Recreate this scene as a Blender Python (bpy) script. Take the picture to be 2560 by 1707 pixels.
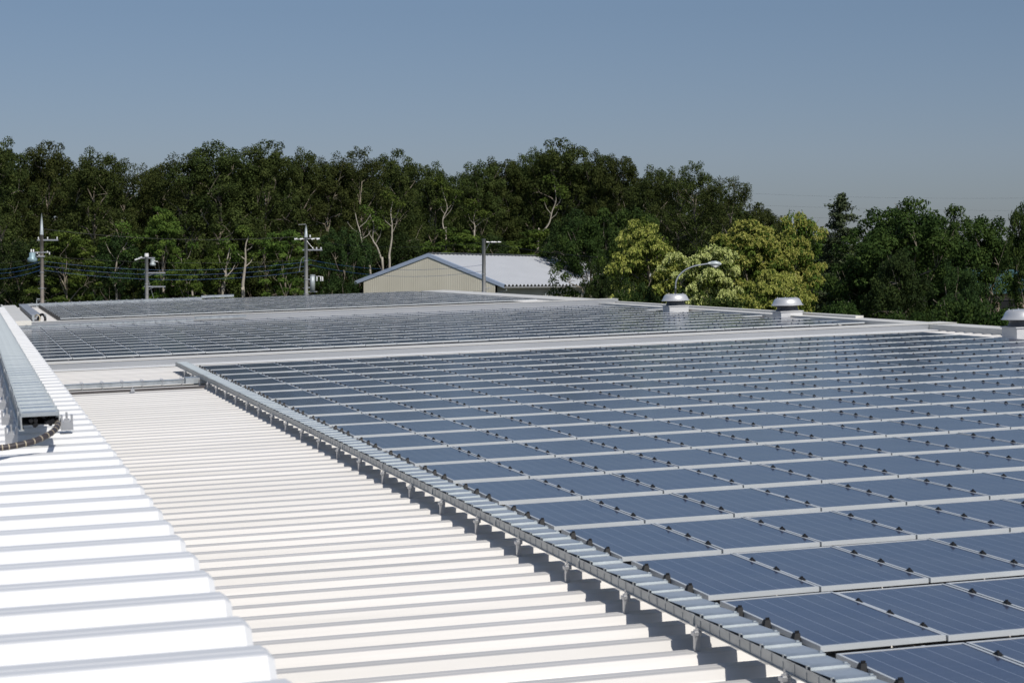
import bpy, math, random
import numpy as np
from mathutils import Matrix, Vector

# ------------------------------------------------------------------ camera, world, sun
for o in list(bpy.data.objects): bpy.data.objects.remove(o)
SC = bpy.context.scene
COL = SC.collection
CAMZ = 9.6
PITCH = math.radians(1.790)
cd = bpy.data.cameras.new('camera'); cam = bpy.data.objects.new('camera', cd); COL.objects.link(cam)
cam.location = (0, 0, CAMZ); cam.rotation_euler = (math.pi/2 - PITCH, 0, 0)
cd.sensor_width = 36; cd.sensor_fit = 'HORIZONTAL'; cd.lens = 71.32; cd.clip_start = .1; cd.clip_end = 6000
cd.dof.use_dof = True; cd.dof.focus_distance = 42; cd.dof.aperture_fstop = 6.3
SC.camera = cam

# roof frame: U along the ribs (to the right), V away along the building, N up
RM = np.array([[0.965599524788091, -0.2579748477756785, -0.03265785731073789],
               [0.2575618299949063, 0.9661234715651467, -0.016350578600898197],
               [0.03576956050454029, 0.007376693434371428, 0.9993328389156874]])
RC = np.array([-5.72, -13.304, 2.927])
RO = np.array([0, 0, CAMZ]) - RM @ RC
ROOF = Matrix.Translation(Vector(RO)) @ Matrix(RM.tolist()).to_4x4()
def wpt(u, v, n): return RM @ np.array([u, v, n]) + RO
VP = 2.2758; RP = VP/4

sd = Vector(RM @ np.array([0.26, -1.0, 1.0])).normalized()      # towards the sun
SUN_EL = math.asin(sd.z); SUN_AZ = math.atan2(sd.x, sd.y)
ld = bpy.data.lights.new('sun', 'SUN'); ld.energy = 4.0; ld.angle = math.radians(.53); ld.color = (1, .955, .89)
sun = bpy.data.objects.new('sun', ld); COL.objects.link(sun); sun.rotation_euler = sd.to_track_quat('Z', 'Y').to_euler(); sun.location = (0, 0, 60)
W = bpy.data.worlds.new('World'); SC.world = W; W.use_nodes = True
wn = W.node_tree.nodes; wl = W.node_tree.links
bg = wn['Background']; bg.inputs[1].default_value = .085
sky = wn.new('ShaderNodeTexSky'); sky.sky_type = 'NISHITA'; sky.sun_disc = False
sky.sun_elevation = SUN_EL; sky.sun_rotation = SUN_AZ
sky.altitude = 60; sky.air_density = 1.0; sky.dust_density = .6; sky.ozone_density = 1.6
wtc = wn.new('ShaderNodeTexCoord'); wsx = wn.new('ShaderNodeSeparateXYZ'); wl.new(wtc.outputs['Generated'], wsx.inputs[0])
wrp = wn.new('ShaderNodeValToRGB'); we = wrp.color_ramp.elements          # hazy early-summer air: greyer, less bright towards the horizon
we[0].position = 0; we[0].color = (.385, .43, .60, 1); we[1].position = .13; we[1].color = (.555, .575, .672, 1)
k3 = we.new(.32); k3.color = (1.08, 1.11, 1.18, 1)
k_ = we.new(.06); k_.color = (.525, .54, .685, 1)
wmx = wn.new('ShaderNodeMix'); wmx.data_type = 'RGBA'; wmx.blend_type = 'MULTIPLY'; wmx.inputs[0].default_value = 1
wl.new(wsx.outputs[2], wrp.inputs[0]); wl.new(sky.outputs[0], wmx.inputs[6]); wl.new(wrp.outputs[0], wmx.inputs[7]); wl.new(wmx.outputs[2], bg.inputs[0])
SC.view_settings.view_transform = 'Standard'; SC.view_settings.look = 'None'
SC.view_settings.exposure = 0.0; SC.view_settings.gamma = 1
SC.render.engine = 'CYCLES'

# ------------------------------------------------------------------ helpers
class MB:
    def __init__(s): s.v = []; s.f = []; s.m = []
    def quad(s, a, b, c, d, mi=0):
        n = len(s.v); s.v += [tuple(a), tuple(b), tuple(c), tuple(d)]; s.f.append((n, n+1, n+2, n+3)); s.m.append(mi)
    def box(s, x0, x1, y0, y1, z0, z1, mi=0):
        n = len(s.v)
        s.v += [(x0,y0,z0),(x1,y0,z0),(x1,y1,z0),(x0,y1,z0),(x0,y0,z1),(x1,y0,z1),(x1,y1,z1),(x0,y1,z1)]
        for q in ((0,3,2,1),(4,5,6,7),(0,1,5,4),(1,2,6,5),(2,3,7,6),(3,0,4,7)): s.f.append(tuple(n+i for i in q)); s.m.append(mi)
        return s
    def frustum(s, x0, x1, y0, y1, z0, X0, X1, Y0, Y1, z1, mi=0):
        n = len(s.v)
        s.v += [(x0,y0,z0),(x1,y0,z0),(x1,y1,z0),(x0,y1,z0),(X0,Y0,z1),(X1,Y0,z1),(X1,Y1,z1),(X0,Y1,z1)]
        for q in ((0,3,2,1),(4,5,6,7),(0,1,5,4),(1,2,6,5),(2,3,7,6),(3,0,4,7)): s.f.append(tuple(n+i for i in q)); s.m.append(mi)
        return s
    def tube(s, pts, rad, seg=8, cap=True, mi=0):
        pts = [Vector(p) for p in pts]; rad = rad if isinstance(rad, (list, tuple)) else [rad]*len(pts)
        base = len(s.v); up = Vector((0, 0, 1))
        for i, p in enumerate(pts):
            d = (pts[min(i+1, len(pts)-1)] - pts[max(i-1, 0)]).normalized()
            a = d.cross(up); a = d.cross(Vector((0, 1, 0))) if a.length < .05 else a
            a.normalize(); b = a.cross(d)
            for k in range(seg):
                t = 2*math.pi*k/seg; s.v.append(tuple(p + (a*math.cos(t) + b*math.sin(t))*rad[i]))
        for i in range(len(pts)-1):
            for k in range(seg):
                k2 = (k+1) % seg; s.f.append((base+i*seg+k, base+i*seg+k2, base+(i+1)*seg+k2, base+(i+1)*seg+k)); s.m.append(mi)
        if cap:
            s.f.append(tuple(base+k for k in range(seg))); s.m.append(mi)
            s.f.append(tuple(base+(len(pts)-1)*seg+k for k in reversed(range(seg)))); s.m.append(mi)
        return s
    def lathe(s, prof, seg=32, cx=0, cy=0, mi=0):
        base = len(s.v)
        for r, z in prof:
            for k in range(seg):
                t = 2*math.pi*k/seg; s.v.append((cx+r*math.cos(t), cy+r*math.sin(t), z))
        for i in range(len(prof)-1):
            for k in range(seg):
                k2 = (k+1) % seg; s.f.append((base+i*seg+k, base+i*seg+k2, base+(i+1)*seg+k2, base+(i+1)*seg+k)); s.m.append(mi)
        return s
    def build(s, name, mats, parent=None, smooth=False):
        me = bpy.data.meshes.new(name); me.from_pydata(s.v, [], s.f)
        for m in (mats if isinstance(mats, (list, tuple)) else [mats]): me.materials.append(m)
        me.polygons.foreach_set('material_index', s.m)
        if smooth: me.polygons.foreach_set('use_smooth', [True]*len(me.polygons))
        me.update()
        o = bpy.data.objects.new(name, me); COL.objects.link(o)
        if parent: o.parent = parent
        return o
def tag(o, label=None, cat=None, group=None, kind=None):
    if label: o['label'] = label
    if cat: o['category'] = cat
    if group: o['group'] = group
    if kind: o['kind'] = kind
    return o
def empty(name, mat, label, cat, group=None):
    o = bpy.data.objects.new(name, None); COL.objects.link(o); o.empty_display_size = .2; o.matrix_world = mat
    return tag(o, label, cat, group)
def at_roof(u, v, n): return ROOF @ Matrix.Translation((u, v, n))
def copy_tree(root):
    c = root.copy(); COL.objects.link(c)
    for ch in root.children:
        d = ch.copy(); COL.objects.link(d); d.parent = c
        for g in ch.children:
            e = g.copy(); COL.objects.link(e); e.parent = d
    return c

# ------------------------------------------------------------------ materials
def mat(name, col, rough=.5, metal=0., spec=.5, noise=None, bump=None, trans=None):
    m = bpy.data.materials.new(name); m.use_nodes = True; nt = m.node_tree; b = nt.nodes['Principled BSDF']
    b.inputs['Base Color'].default_value = (*col, 1); b.inputs['Roughness'].default_value = rough
    b.inputs['Metallic'].default_value = metal; b.inputs['Specular IOR Level'].default_value = spec
    tc = nt.nodes.new('ShaderNodeTexCoord')
    if noise:       # (scale xyz, colour b, contrast)
        mp = nt.nodes.new('ShaderNodeMapping'); mp.inputs['Scale'].default_value = noise[0]
        nz = nt.nodes.new('ShaderNodeTexNoise'); nz.inputs['Scale'].default_value = 1; nz.inputs['Detail'].default_value = 6; nz.inputs['Roughness'].default_value = .62
        rp = nt.nodes.new('ShaderNodeValToRGB'); c = noise[2]
        rp.color_ramp.elements[0].position = .5-c; rp.color_ramp.elements[1].position = .5+c
        rp.color_ramp.elements[0].color = (*col, 1); rp.color_ramp.elements[1].color = (*noise[1], 1)
        nt.links.new(tc.outputs['Object'], mp.inputs[0]); nt.links.new(mp.outputs[0], nz.inputs['Vector'])
        nt.links.new(nz.outputs[0], rp.inputs[0]); nt.links.new(rp.outputs[0], b.inputs['Base Color'])
    if bump:        # (scale xyz, strength, distance)
        mp = nt.nodes.new('ShaderNodeMapping'); mp.inputs['Scale'].default_value = bump[0]
        nz = nt.nodes.new('ShaderNodeTexNoise'); nz.inputs['Scale'].default_value = 1; nz.inputs['Detail'].default_value = 3
        bp = nt.nodes.new('ShaderNodeBump'); bp.inputs['Strength'].default_value = bump[1]; bp.inputs['Distance'].default_value = bump[2]
        nt.links.new(tc.outputs['Object'], mp.inputs[0]); nt.links.new(mp.outputs[0], nz.inputs['Vector'])
        nt.links.new(nz.outputs[0], bp.inputs['Height']); nt.links.new(bp.outputs[0], b.inputs['Normal'])
    return m
M_ROOF = mat('coated_roof_steel', (.53, .512, .48), .50, .12, .5, ((.12, 4, 4), (.63, .607, .572), .14), ((.25, 1.2, 2), .25, .01))
M_ROOFU = mat('coated_roof_steel_upper', (.63, .63, .62), .48, .12, .5, ((.12, 3, 3), (.71, .71, .70), .2), ((.3, 1.5, 2), .2, .008))
M_TRIM = mat('flashing_steel', (.245, .255, .27), .45, .1, .5, ((.25, .6, 2), (.31, .32, .335), .22), ((.35, 1.5, 3), .35, .01))
M_TRIMW = mat('white_flashing', (.52, .52, .52), .45, .1, .5, ((.5, .6, 2), (.60, .60, .60), .22), ((.35, 1.5, 3), .3, .01))
M_CREAM = mat('cream_flashing', (.60, .575, .52), .5, .05, .5, ((.6, .6, 3), (.66, .64, .58), .25))
M_WALL = mat('factory_wall', (.55, .54, .50), .6, 0, .4, ((.4, .4, .2), (.48, .47, .43), .25))
M_FRAME = mat('panel_frame_alu', (.50, .52, .52), .45, .2, .5, ((2, 2, 9), (.58, .60, .60), .3))
M_BLACK = mat('black_clamp', (.006, .006, .007), .5, 0, .3, ((9, 9, 9), (.012, .012, .012), .3))
M_GALV = mat('galvanised_steel', (.38, .41, .42), .40, .6, .5, ((5, 5, 5), (.54, .57, .58), .14), ((2, 2, 2), .2, .004))
M_GALVD = mat('galvanised_side', (.40, .41, .40), .45, .5, .5, ((3, 6, 10), (.54, .55, .53), .25))
M_WHITE = mat('white_clip', (.75, .75, .74), .4, .1, .5, ((9, 9, 9), (.65, .65, .64), .3))
M_STEEL = mat('bright_steel', (.6, .6, .6), .35, .7, .5, ((8, 8, 8), (.45, .45, .46), .25))
M_HOOD = mat('spun_aluminium', (.56, .56, .55), .42, .5, .5, ((1, 1, 40), (.60, .60, .59), .3))
M_DKPIPE = mat('dark_conduit', (.035, .030, .032), .5, 0, .4, ((6, 6, 6), (.06, .05, .05), .3))
M_BEIGE = mat('beige_hose', (.40, .34, .23), .6, 0, .4, ((6, 6, 6), (.5, .43, .31), .3))
M_CONC = mat('pole_concrete', (.42, .415, .40), .8, 0, .3, ((4, 4, 1.2), (.54, .53, .51), .25))
M_CONCB = mat('pole_concrete_brown', (.28, .235, .20), .85, 0, .3, ((5, 5, 1.6), (.50, .44, .39), .2))
M_INS = mat('white_porcelain', (.80, .80, .78), .25, 0, .5, ((9, 9, 9), (.7, .7, .69), .3))
M_TRANS = mat('transformer_grey', (.33, .37, .38), .45, .2, .5, ((4, 4, 4), (.40, .43, .43), .3))
M_BLUEW = mat('blue_cable', (.025, .085, .22), .5, 0, .4, ((1, 1, 1), (.02, .07, .20), .3))
M_BLKW = mat('black_cable', (.015, .015, .02), .5, 0, .4, ((1, 1, 1), (.03, .03, .03), .3))
M_LAMP = mat('lamp_grey_paint', (.27, .29, .31), .4, .3, .5, ((4, 4, 4), (.33, .35, .37), .3))
M_BARK = mat('bark', (.30, .26, .20), .9, 0, .2, ((5, 5, 1.2), (.13, .11, .085), .18), ((9, 9, 2), .6, .03))
M_PALEB = mat('pale_bark', (.38, .345, .285), .9, 0, .2, ((4, 4, 1.5), (.28, .25, .2), .18), ((9, 9, 2), .5, .03))
M_SOIL = mat('ground_soil_grass', (.045, .06, .02), .95, 0, .2, ((.06, .06, .06), (.09, .08, .045), .15), ((.8, .8, .8), .5, .2))

# solar glass: blue polycrystalline cells, 6 x 12, pale ribbons between them
def glass_mat():
    m = bpy.data.materials.new('solar_cells'); m.use_nodes = True; nt = m.node_tree; L = nt.links; b = nt.nodes['Principled BSDF']
    uv = nt.nodes.new('ShaderNodeUVMap'); uv.uv_map = 'cells'; sp = nt.nodes.new('ShaderNodeSeparateXYZ'); L.new(uv.outputs[0], sp.inputs[0])
    def line(out, mul, width):
        a = nt.nodes.new('ShaderNodeMath'); a.operation = 'MULTIPLY'; a.inputs[1].default_value = mul; L.new(out, a.inputs[0])
        p = nt.nodes.new('ShaderNodeMath'); p.operation = 'PINGPONG'; p.inputs[1].default_value = .5; L.new(a.outputs[0], p.inputs[0])
        c = nt.nodes.new('ShaderNodeMath'); c.operation = 'LESS_THAN'; c.inputs[1].default_value = width; L.new(p.outputs[0], c.inputs[0]); return c.outputs[0]
    lx = line(sp.outputs[0], 6, .021); ly = line(sp.outputs[1], 12, .010)
    bx = line(sp.outputs[0], 18, .012)
    vo = nt.nodes.new('ShaderNodeTexVoronoi'); vo.inputs['Scale'].default_value = 55
    tc = nt.nodes.new('ShaderNodeTexCoord'); L.new(tc.outputs['Object'], vo.inputs['Vector'])
    oi = nt.nodes.new('ShaderNodeObjectInfo')
    at = nt.nodes.new('ShaderNodeAttribute'); at.attribute_name = 'pid'
    ad = nt.nodes.new('ShaderNodeMath'); ad.operation = 'ADD'; L.new(oi.outputs['Random'], ad.inputs[0]); L.new(at.outputs['Fac'], ad.inputs[1])
    fr = nt.nodes.new('ShaderNodeMath'); fr.operation = 'FRACT'; L.new(ad.outputs[0], fr.inputs[0])
    r0 = nt.nodes.new('ShaderNodeMix'); r0.data_type = 'RGBA'; r0.inputs[6].default_value = (.022, .027, .058, 1); r0.inputs[7].default_value = (.018, .023, .050, 1); L.new(fr.outputs[0], r0.inputs[0])
    r1 = nt.nodes.new('ShaderNodeMix'); r1.data_type = 'RGBA'; r1.inputs[7].default_value = (.028, .034, .080, 1); L.new(r0.outputs[2], r1.inputs[6])
    sv = nt.nodes.new('ShaderNodeSeparateColor'); L.new(vo.outputs['Color'], sv.inputs[0])
    ml = nt.nodes.new('ShaderNodeMath'); ml.operation = 'MULTIPLY'; ml.inputs[1].default_value = .7; L.new(sv.outputs[0], ml.inputs[0]); L.new(ml.outputs[0], r1.inputs[0])
    r2 = nt.nodes.new('ShaderNodeMix'); r2.data_type = 'RGBA'; r2.inputs[7].default_value = (.10, .12, .19, 1); L.new(r1.outputs[2], r2.inputs[6])
    mm = nt.nodes.new('ShaderNodeMath'); mm.operation = 'MULTIPLY'; mm.inputs[1].default_value = .25; L.new(bx, mm.inputs[0]); L.new(mm.outputs[0], r2.inputs[0])
    r3 = nt.nodes.new('ShaderNodeMix'); r3.data_type = 'RGBA'; r3.inputs[7].default_value = (.075, .095, .15, 1); L.new(r2.outputs[2], r3.inputs[6]); L.new(ly, r3.inputs[0])
    r4 = nt.nodes.new('ShaderNodeMix'); r4.data_type = 'RGBA'; r4.inputs[7].default_value = (.19, .21, .27, 1); L.new(r3.outputs[2], r4.inputs[6]); L.new(lx, r4.inputs[0])
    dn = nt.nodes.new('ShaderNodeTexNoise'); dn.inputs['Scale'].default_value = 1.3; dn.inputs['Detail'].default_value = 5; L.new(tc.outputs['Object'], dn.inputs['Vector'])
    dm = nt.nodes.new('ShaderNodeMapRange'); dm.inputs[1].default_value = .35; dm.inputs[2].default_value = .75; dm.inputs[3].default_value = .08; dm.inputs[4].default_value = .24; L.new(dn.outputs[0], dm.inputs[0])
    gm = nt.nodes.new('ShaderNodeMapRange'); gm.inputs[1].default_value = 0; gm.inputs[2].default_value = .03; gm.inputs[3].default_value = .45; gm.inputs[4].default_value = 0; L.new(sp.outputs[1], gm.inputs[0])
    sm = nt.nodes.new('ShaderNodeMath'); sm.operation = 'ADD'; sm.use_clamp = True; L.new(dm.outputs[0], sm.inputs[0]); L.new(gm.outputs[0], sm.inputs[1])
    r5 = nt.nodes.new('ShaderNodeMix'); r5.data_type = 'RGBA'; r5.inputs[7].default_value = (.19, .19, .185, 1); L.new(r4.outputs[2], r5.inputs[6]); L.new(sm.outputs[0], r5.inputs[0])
    L.new(r5.outputs[2], b.inputs['Base Color'])
    b.inputs['Roughness'].default_value = .11; b.inputs['IOR'].default_value = 1.52
    nz = nt.nodes.new('ShaderNodeTexNoise'); nz.inputs['Scale'].default_value = 2.2; nz.inputs['Detail'].default_value = 2; L.new(tc.outputs['Object'], nz.inputs['Vector'])
    rr = nt.nodes.new('ShaderNodeMapRange'); rr.inputs[3].default_value = .11; rr.inputs[4].default_value = .17; L.new(nz.outputs[0], rr.inputs[0]); L.new(rr.outputs[0], b.inputs['Roughness'])
    return m
M_GLASS = glass_mat()

def leaf_mat(name, c0, c1, c2, trans=.25):
    m = bpy.data.materials.new(name); m.use_nodes = True; nt = m.node_tree; L = nt.links; b = nt.nodes['Principled BSDF']; out = nt.nodes['Material Output']
    at = nt.nodes.new('ShaderNodeAttribute'); at.attribute_name = 'tint'
    rp = nt.nodes.new('ShaderNodeValToRGB'); e = rp.color_ramp.elements; e[0].color = (*c0, 1); e[1].color = (*c2, 1); k = e.new(.5); k.color = (*c1, 1)
    L.new(at.outputs['Fac'], rp.inputs[0])
    oi = nt.nodes.new('ShaderNodeObjectInfo'); hs = nt.nodes.new('ShaderNodeHueSaturation')
    mr = nt.nodes.new('ShaderNodeMapRange'); mr.inputs[3].default_value = .485; mr.inputs[4].default_value = .512; L.new(oi.outputs['Random'], mr.inputs[0]); L.new(mr.outputs[0], hs.inputs['Hue'])
    mv = nt.nodes.new('ShaderNodeMapRange'); mv.inputs[3].default_value = .8; mv.inputs[4].default_value = 1.2; L.new(oi.outputs['Random'], mv.inputs[0]); L.new(mv.outputs[0], hs.inputs['Value'])
    L.new(rp.outputs[0], hs.inputs['Color']); L.new(hs.outputs[0], b.inputs['Base Color'])
    b.inputs['Roughness'].default_value = .7; b.inputs['Specular IOR Level'].default_value = .08
    tr = nt.nodes.new('ShaderNodeBsdfTranslucent'); L.new(hs.outputs[0], tr.inputs[0])
    mx = nt.nodes.new('ShaderNodeMixShader'); mx.inputs[0].default_value = trans; L.new(b.outputs[0], mx.inputs[1]); L.new(tr.outputs[0], mx.inputs[2]); L.new(mx.outputs[0], out.inputs[0])
    return m
M_LEAF = leaf_mat('forest_leaves', (.026, .038, .011), (.050, .066, .017), (.082, .098, .026))
M_LEAFB = leaf_mat('bright_leaves', (.034, .060, .012), (.070, .110, .020), (.125, .170, .032))
M_LEAFG = leaf_mat('deep_green_leaves', (.018, .038, .010), (.040, .072, .016), (.075, .115, .026))
M_LEAFD = leaf_mat('dark_leaves', (.016, .030, .010), (.032, .056, .016), (.060, .092, .024))
M_LEAFC = leaf_mat('chestnut_leaves', (.035, .065, .012), (.075, .115, .018), (.13, .17, .03))
M_NEEDLE = leaf_mat('conifer_needles', (.040, .058, .030), (.065, .088, .042), (.095, .12, .058), .1)
M_CATKIN = leaf_mat('chestnut_catkins', (.22, .26, .05), (.36, .39, .085), (.52, .53, .16), .2)
M_CATPALE = leaf_mat('pale_catkins', (.33, .36, .11), (.47, .49, .18), (.62, .62, .28), .2)

# ------------------------------------------------------------------ ground
g = MB(); S = 3000; n = 12
for i in range(n):
    for j in range(n):
        x0 = -S+2*S*i/n; y0 = -S+2*S*j/n; g.quad((x0, y0, 0), (x0+2*S/n, y0, 0), (x0+2*S/n, y0+2*S/n, 0), (x0, y0+2*S/n, 0))
tag(g.build('ground', M_SOIL), 'dark soil and grass round the factory', 'ground', kind='structure')

# ------------------------------------------------------------------ the factory building
fac = empty('factory_building', ROOF.copy(), 'large white metal-roofed factory hall carrying the solar panels', 'factory')
def rib_sheet(u0, u1, v0, v1, ntop, phase, crest=.17, slope=.12, depth=.15, seam=.002):
    """folded plate: ribs run along U, profile repeats along V"""
    mb = MB(); prof = []
    k = math.floor((v0-phase)/RP)-1
    while True:
        c = phase+k*RP; k += 1
        if c > v1+RP: break
        prof += [(c-crest/2-slope, ntop-depth), (c-crest/2-slope*.55, ntop-depth*.55), (c-crest/2-slope*.50, ntop-depth*.50+.004), (c-crest/2-.004, ntop-.004),
                 (c-crest/2+.008, ntop), (c-.012, ntop), (c-.008, ntop+seam), (c+.004, ntop+seam), (c+.008, ntop), (c+crest/2, ntop), (c+crest/2+slope, ntop-depth)]
    prof = [p for p in prof if v0 <= p[0] <= v1]
    us = np.arange(u0, u1, 3.0).tolist()+[u1]
    for a, b in zip(us[:-1], us[1:]):
        for (y0, z0), (y1, z1) in zip(prof[:-1], prof[1:]): mb.quad((a, y0, z0), (b, y0, z0), (b, y1, z1), (a, y1, z1))
    return mb, prof
RN = -.16                                   # crest height of the lower roof
PH = .17*VP
mb, _ = rib_sheet(-4.9, 24.2, -9, 44.75, RN, PH); mb.build('roof', M_ROOF, fac)['label'] = 'near bay of white ribbed metal roof'
mb, _ = rib_sheet(-4.9, 24.2, 45.95, 79.3, RN-.04, 49.291+.17*VP); mb.build('roof', M_ROOF, fac)['label'] = 'middle bay of white ribbed metal roof'
mb, _ = rib_sheet(-4.9, 24.2, 80.2, 116, RN+.2, 83.09+.17*VP); mb.build('roof', M_ROOF, fac)['label'] = 'far bay of white ribbed metal roof'
UN = 1.62                                   # crest height of the upper roof
mb, prof = rib_sheet(-14, -4.84, -10, 47, UN, .30*RP)
# closed rounded rib ends
for i in range(len(prof)-1):
    (y0, z0), (y1, z1) = prof[i], prof[i+1]
    mb.quad((-4.84, y0, z0), (-4.815, y0+.004, z0-.018), (-4.815, y1+.004, z1-.018), (-4.84, y1, z1))
    mb.quad((-4.815, y0+.004, z0-.018), (-4.805, y0, UN-.30), (-4.805, y1, UN-.30), (-4.815, y1+.004, z1-.018))
mb.build('upper_roof', M_ROOFU, fac)
mb = MB(); mb.box(-13.9, -4.95, -10, 46.9, -.35, UN-.17); mb.build('upper_wall', M_WALL, fac)
def curb(v0, v1, nb, nt, lab):
    m_ = MB(); m_.box(-4.9, 24.2, v0, v1, nb, nt-.012)
    for k in range(8):
        u = -3.2+k*3.65; m_.box(u, u+.05, v0-.004, v1, nb+.01, nt-.014)       # joint covers
    o = m_.build('expansion_curb', M_TRIM, fac); o['label'] = lab
    m_ = MB(); m_.box(-4.9, 24.2, v0-.02, v1+.02, nt-.012, nt); m_.build('cap_flashing', M_CREAM, fac)
    m_ = MB(); m_.box(-4.9, 24.2, v0-.7, v0-.008, nb-.003, nb+.020); m_.build('foot_flashing', M_ROOFU, fac)
curb(44.78, 45.93, RN, .030, 'near raised metal expansion curb across the roof')
curb(79.32, 80.18, RN-.04, .19, 'far raised metal expansion curb across the roof')
mb = MB()                                   # right-hand edge capping, two steps
mb.box(23.25, 24.25, -9, 82, RN-.01, -.012); mb.box(23.25, 23.32, -9, 82, -.012, .006)
mb.box(24.05, 24.35, 52, 116, -.02, .055)
mb.box(22.6, 24.2, 82, 116, RN+.19, .12)
mb.build('edge_capping', M_CREAM, fac)
mb = MB()                                   # left gutter capping of the far bay
mb.box(-3.95, -3.2, 79.2, 113, .02, .27); mb.box(-4.05, -3.95, 79.0, 113, -.1, .33)
mb.build('gutter_capping', M_CREAM, fac)
mb = MB()                                   # outer walls down to the ground (roof frame, slightly tilted)
mb.box(-4.9, 24.1, -9, 115.9, -9.6, -.36)
mb.box(-13.95, -4.9, -10, 46.9, -9.6, -.36)
mb.build('wall', M_WALL, fac)

# ------------------------------------------------------------------ solar panels
PW = .980; PL = 2.010; FT = .042
def add_uv_pid(me, quads_pid):
    uv = me.uv_layers.new(name='cells'); at = me.attributes.new('pid', 'FLOAT', 'FACE')
    for p in me.polygons:
        if p.material_index == 1:
            for k, li in enumerate(p.loop_indices): uv.data[li].uv = ((0, 0), (1, 0), (1, 1), (0, 1))[k]
            at.data[p.index].value = quads_pid.get(p.index, 0)
def frame_into(mb, x, y, z):
    f = .022
    for (a, b, c, d) in ((x, x+PW, y, y+f), (x, x+PW, y+PL-f, y+PL), (x, x+f, y+f, y+PL-f), (x+PW-f, x+PW, y+f, y+PL-f)): mb.box(a, b, c, d, z-FT, z, 0)
def glass_into(mb, x, y, z, mi=1):
    f = .02; mb.quad((x+f, y+f, z-.004), (x+PW-f, y+f, z-.004), (x+PW-f, y+PL-f, z-.004), (x+f, y+PL-f, z-.004), mi)
def clamp_into(mb, x, y, z, mi=0, edge=False):
    if edge:
        mb.frustum(x-.085, x+.004, y-.070, y+.070, z-.135, x-.028, x+.012, y-.022, y+.022, z+.030, mi)
        mb.box(x-.018, x+.010, y-.009, y+.009, z+.03, z+.045, mi); mb.box(x-.10, x-.02, y-.03, y+.03, z-.03, z-.005, mi)
    else:
        mb.frustum(x-.016, x+.026, y-.042, y+.042, z+.001, x-.008, x+.016, y-.016, y+.016, z+.020, mi)
        mb.box(x-.005, x+.012, y-.008, y+.008, z+.020, z+.031, mi)
CO = [.17*VP, .42*VP, .67*VP]
OFF = .012
fb = MB(); frame_into(fb, 0, 0, 0)
gb = MB(); glass_into(gb, 0, 0, 0, 0); gb.quad((.02, .02, -.03), (.02, PL-.02, -.03), (PW-.02, PL-.02, -.03), (PW-.02, .02, -.03), 1)
PANEL_W = []
def proj(u, v, n=0):
    p = wpt(u, v, n)-np.array([0, 0, CAMZ]); c, s = math.cos(PITCH), math.sin(PITCH)
    z = c*p[1]-s*p[2]; y = -s*p[1]-c*p[2]; return 1280+5071.3*p[0]/z, 853.5+5071.3*y/z, z
cand = []
for r in range(-3, 18):
    for j in range(21):
        v = r*VP; u = j*1.0
        inside = any((-20 < proj(a, b)[0] < 2580 and proj(a, b)[1] < 1725) for a in (u, u+PW/2, u+PW) for b in (v, v+PL/2, v+PL))
        if inside: cand.append((proj(u+.5, v+1)[2], r, j))
cand.sort()
near = cand[:300]; far = cand[300:]
ORD = ['', 'first', 'second', 'third', 'fourth', 'fifth', 'sixth', 'seventh', 'eighth', 'ninth', 'tenth', 'eleventh', 'twelfth', 'thirteenth', 'fourteenth', 'fifteenth',
       'sixteenth', 'seventeenth', 'eighteenth', 'nineteenth', 'twentieth', 'twenty-first', 'twenty-second']
rmin = min(r for _, r, j in near)
proto = {}
def make_panel(edge):
    root = bpy.data.objects.new('solar_panel', None); COL.objects.link(root); root.empty_display_size = .1
    fo = fb.build('frame', M_FRAME, root)
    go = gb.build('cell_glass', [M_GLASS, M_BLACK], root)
    me = go.data; uv = me.uv_layers.new(name='cells'); at = me.attributes.new('pid', 'FLOAT', 'FACE')
    for k, li in enumerate(me.polygons[0].loop_indices): uv.data[li].uv = ((0, 0), (1, 0), (1, 1), (0, 1))[k]
    MB().box(.755, .785, -.12, -.05, -.075, -.05).build('foot', M_WHITE, root)
    for c in CO:
        cb = MB(); clamp_into(cb, -.012, c, 0, 0, edge)
        if edge: cb.box(-.055, -.035, c-.01, c+.01, -.16, -.10, 0)
        cb.build('clamp', M_BLACK, root)
    return root
proto[False] = make_panel(False); proto[True] = make_panel(True); used = {False: False, True: False}
random.seed(4)
for d, r, j in near:
    e = (j == 0)
    o = proto[e] if not used[e] else copy_tree(proto[e]); used[e] = True
    o.matrix_world = at_roof(j*1.0+OFF, r*VP, random.uniform(-.003, .003)) @ Matrix.Rotation(random.gauss(0, .0012), 4, 'X') @ Matrix.Rotation(random.gauss(0, .0014), 4, 'Y')
    row = ORD[r-rmin+1]
    tag(o, f"blue solar panel, {ORD[j+1]} from the long cable tray, {row} row from the picture bottom", 'solar panel', 'solar panels in the near array')
mb = MB(); pid = {}
rng = random.Random(9)
def add_panel(u, v, n, edge):
    z = n+rng.uniform(-.004, .004)
    frame_into(mb, u, v, z); pid[len(mb.f)] = rng.random()
    n0 = len(mb.v); t = rng.gauss(0, .0009)
    f = .02; mb.v += [(u+f, v+f, z-.004-t), (u+PW-f, v+f, z-.004+t*.4), (u+PW-f, v+PL-f, z-.004+t), (u+f, v+PL-f, z-.004)]
    mb.f.append((n0, n0+1, n0+2, n0+3)); mb.m.append(1)
    for c in CO: clamp_into(mb, u-.012, v+c, z, 2, edge)
for d, r, j in far: add_panel(j+OFF, r*VP, 0, j == 0)
for r in range(13):
    for j in range(27):
        if j == 26 and r in (3, 7, 8): continue
        add_panel(-3.853+OFF+j, 49.291+r*VP, -.043, j == 0)
for r in range(13):
    for j in range(23): add_panel(-1.781+OFF+j, 83.095+r*VP, .205, j == 0)
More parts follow.
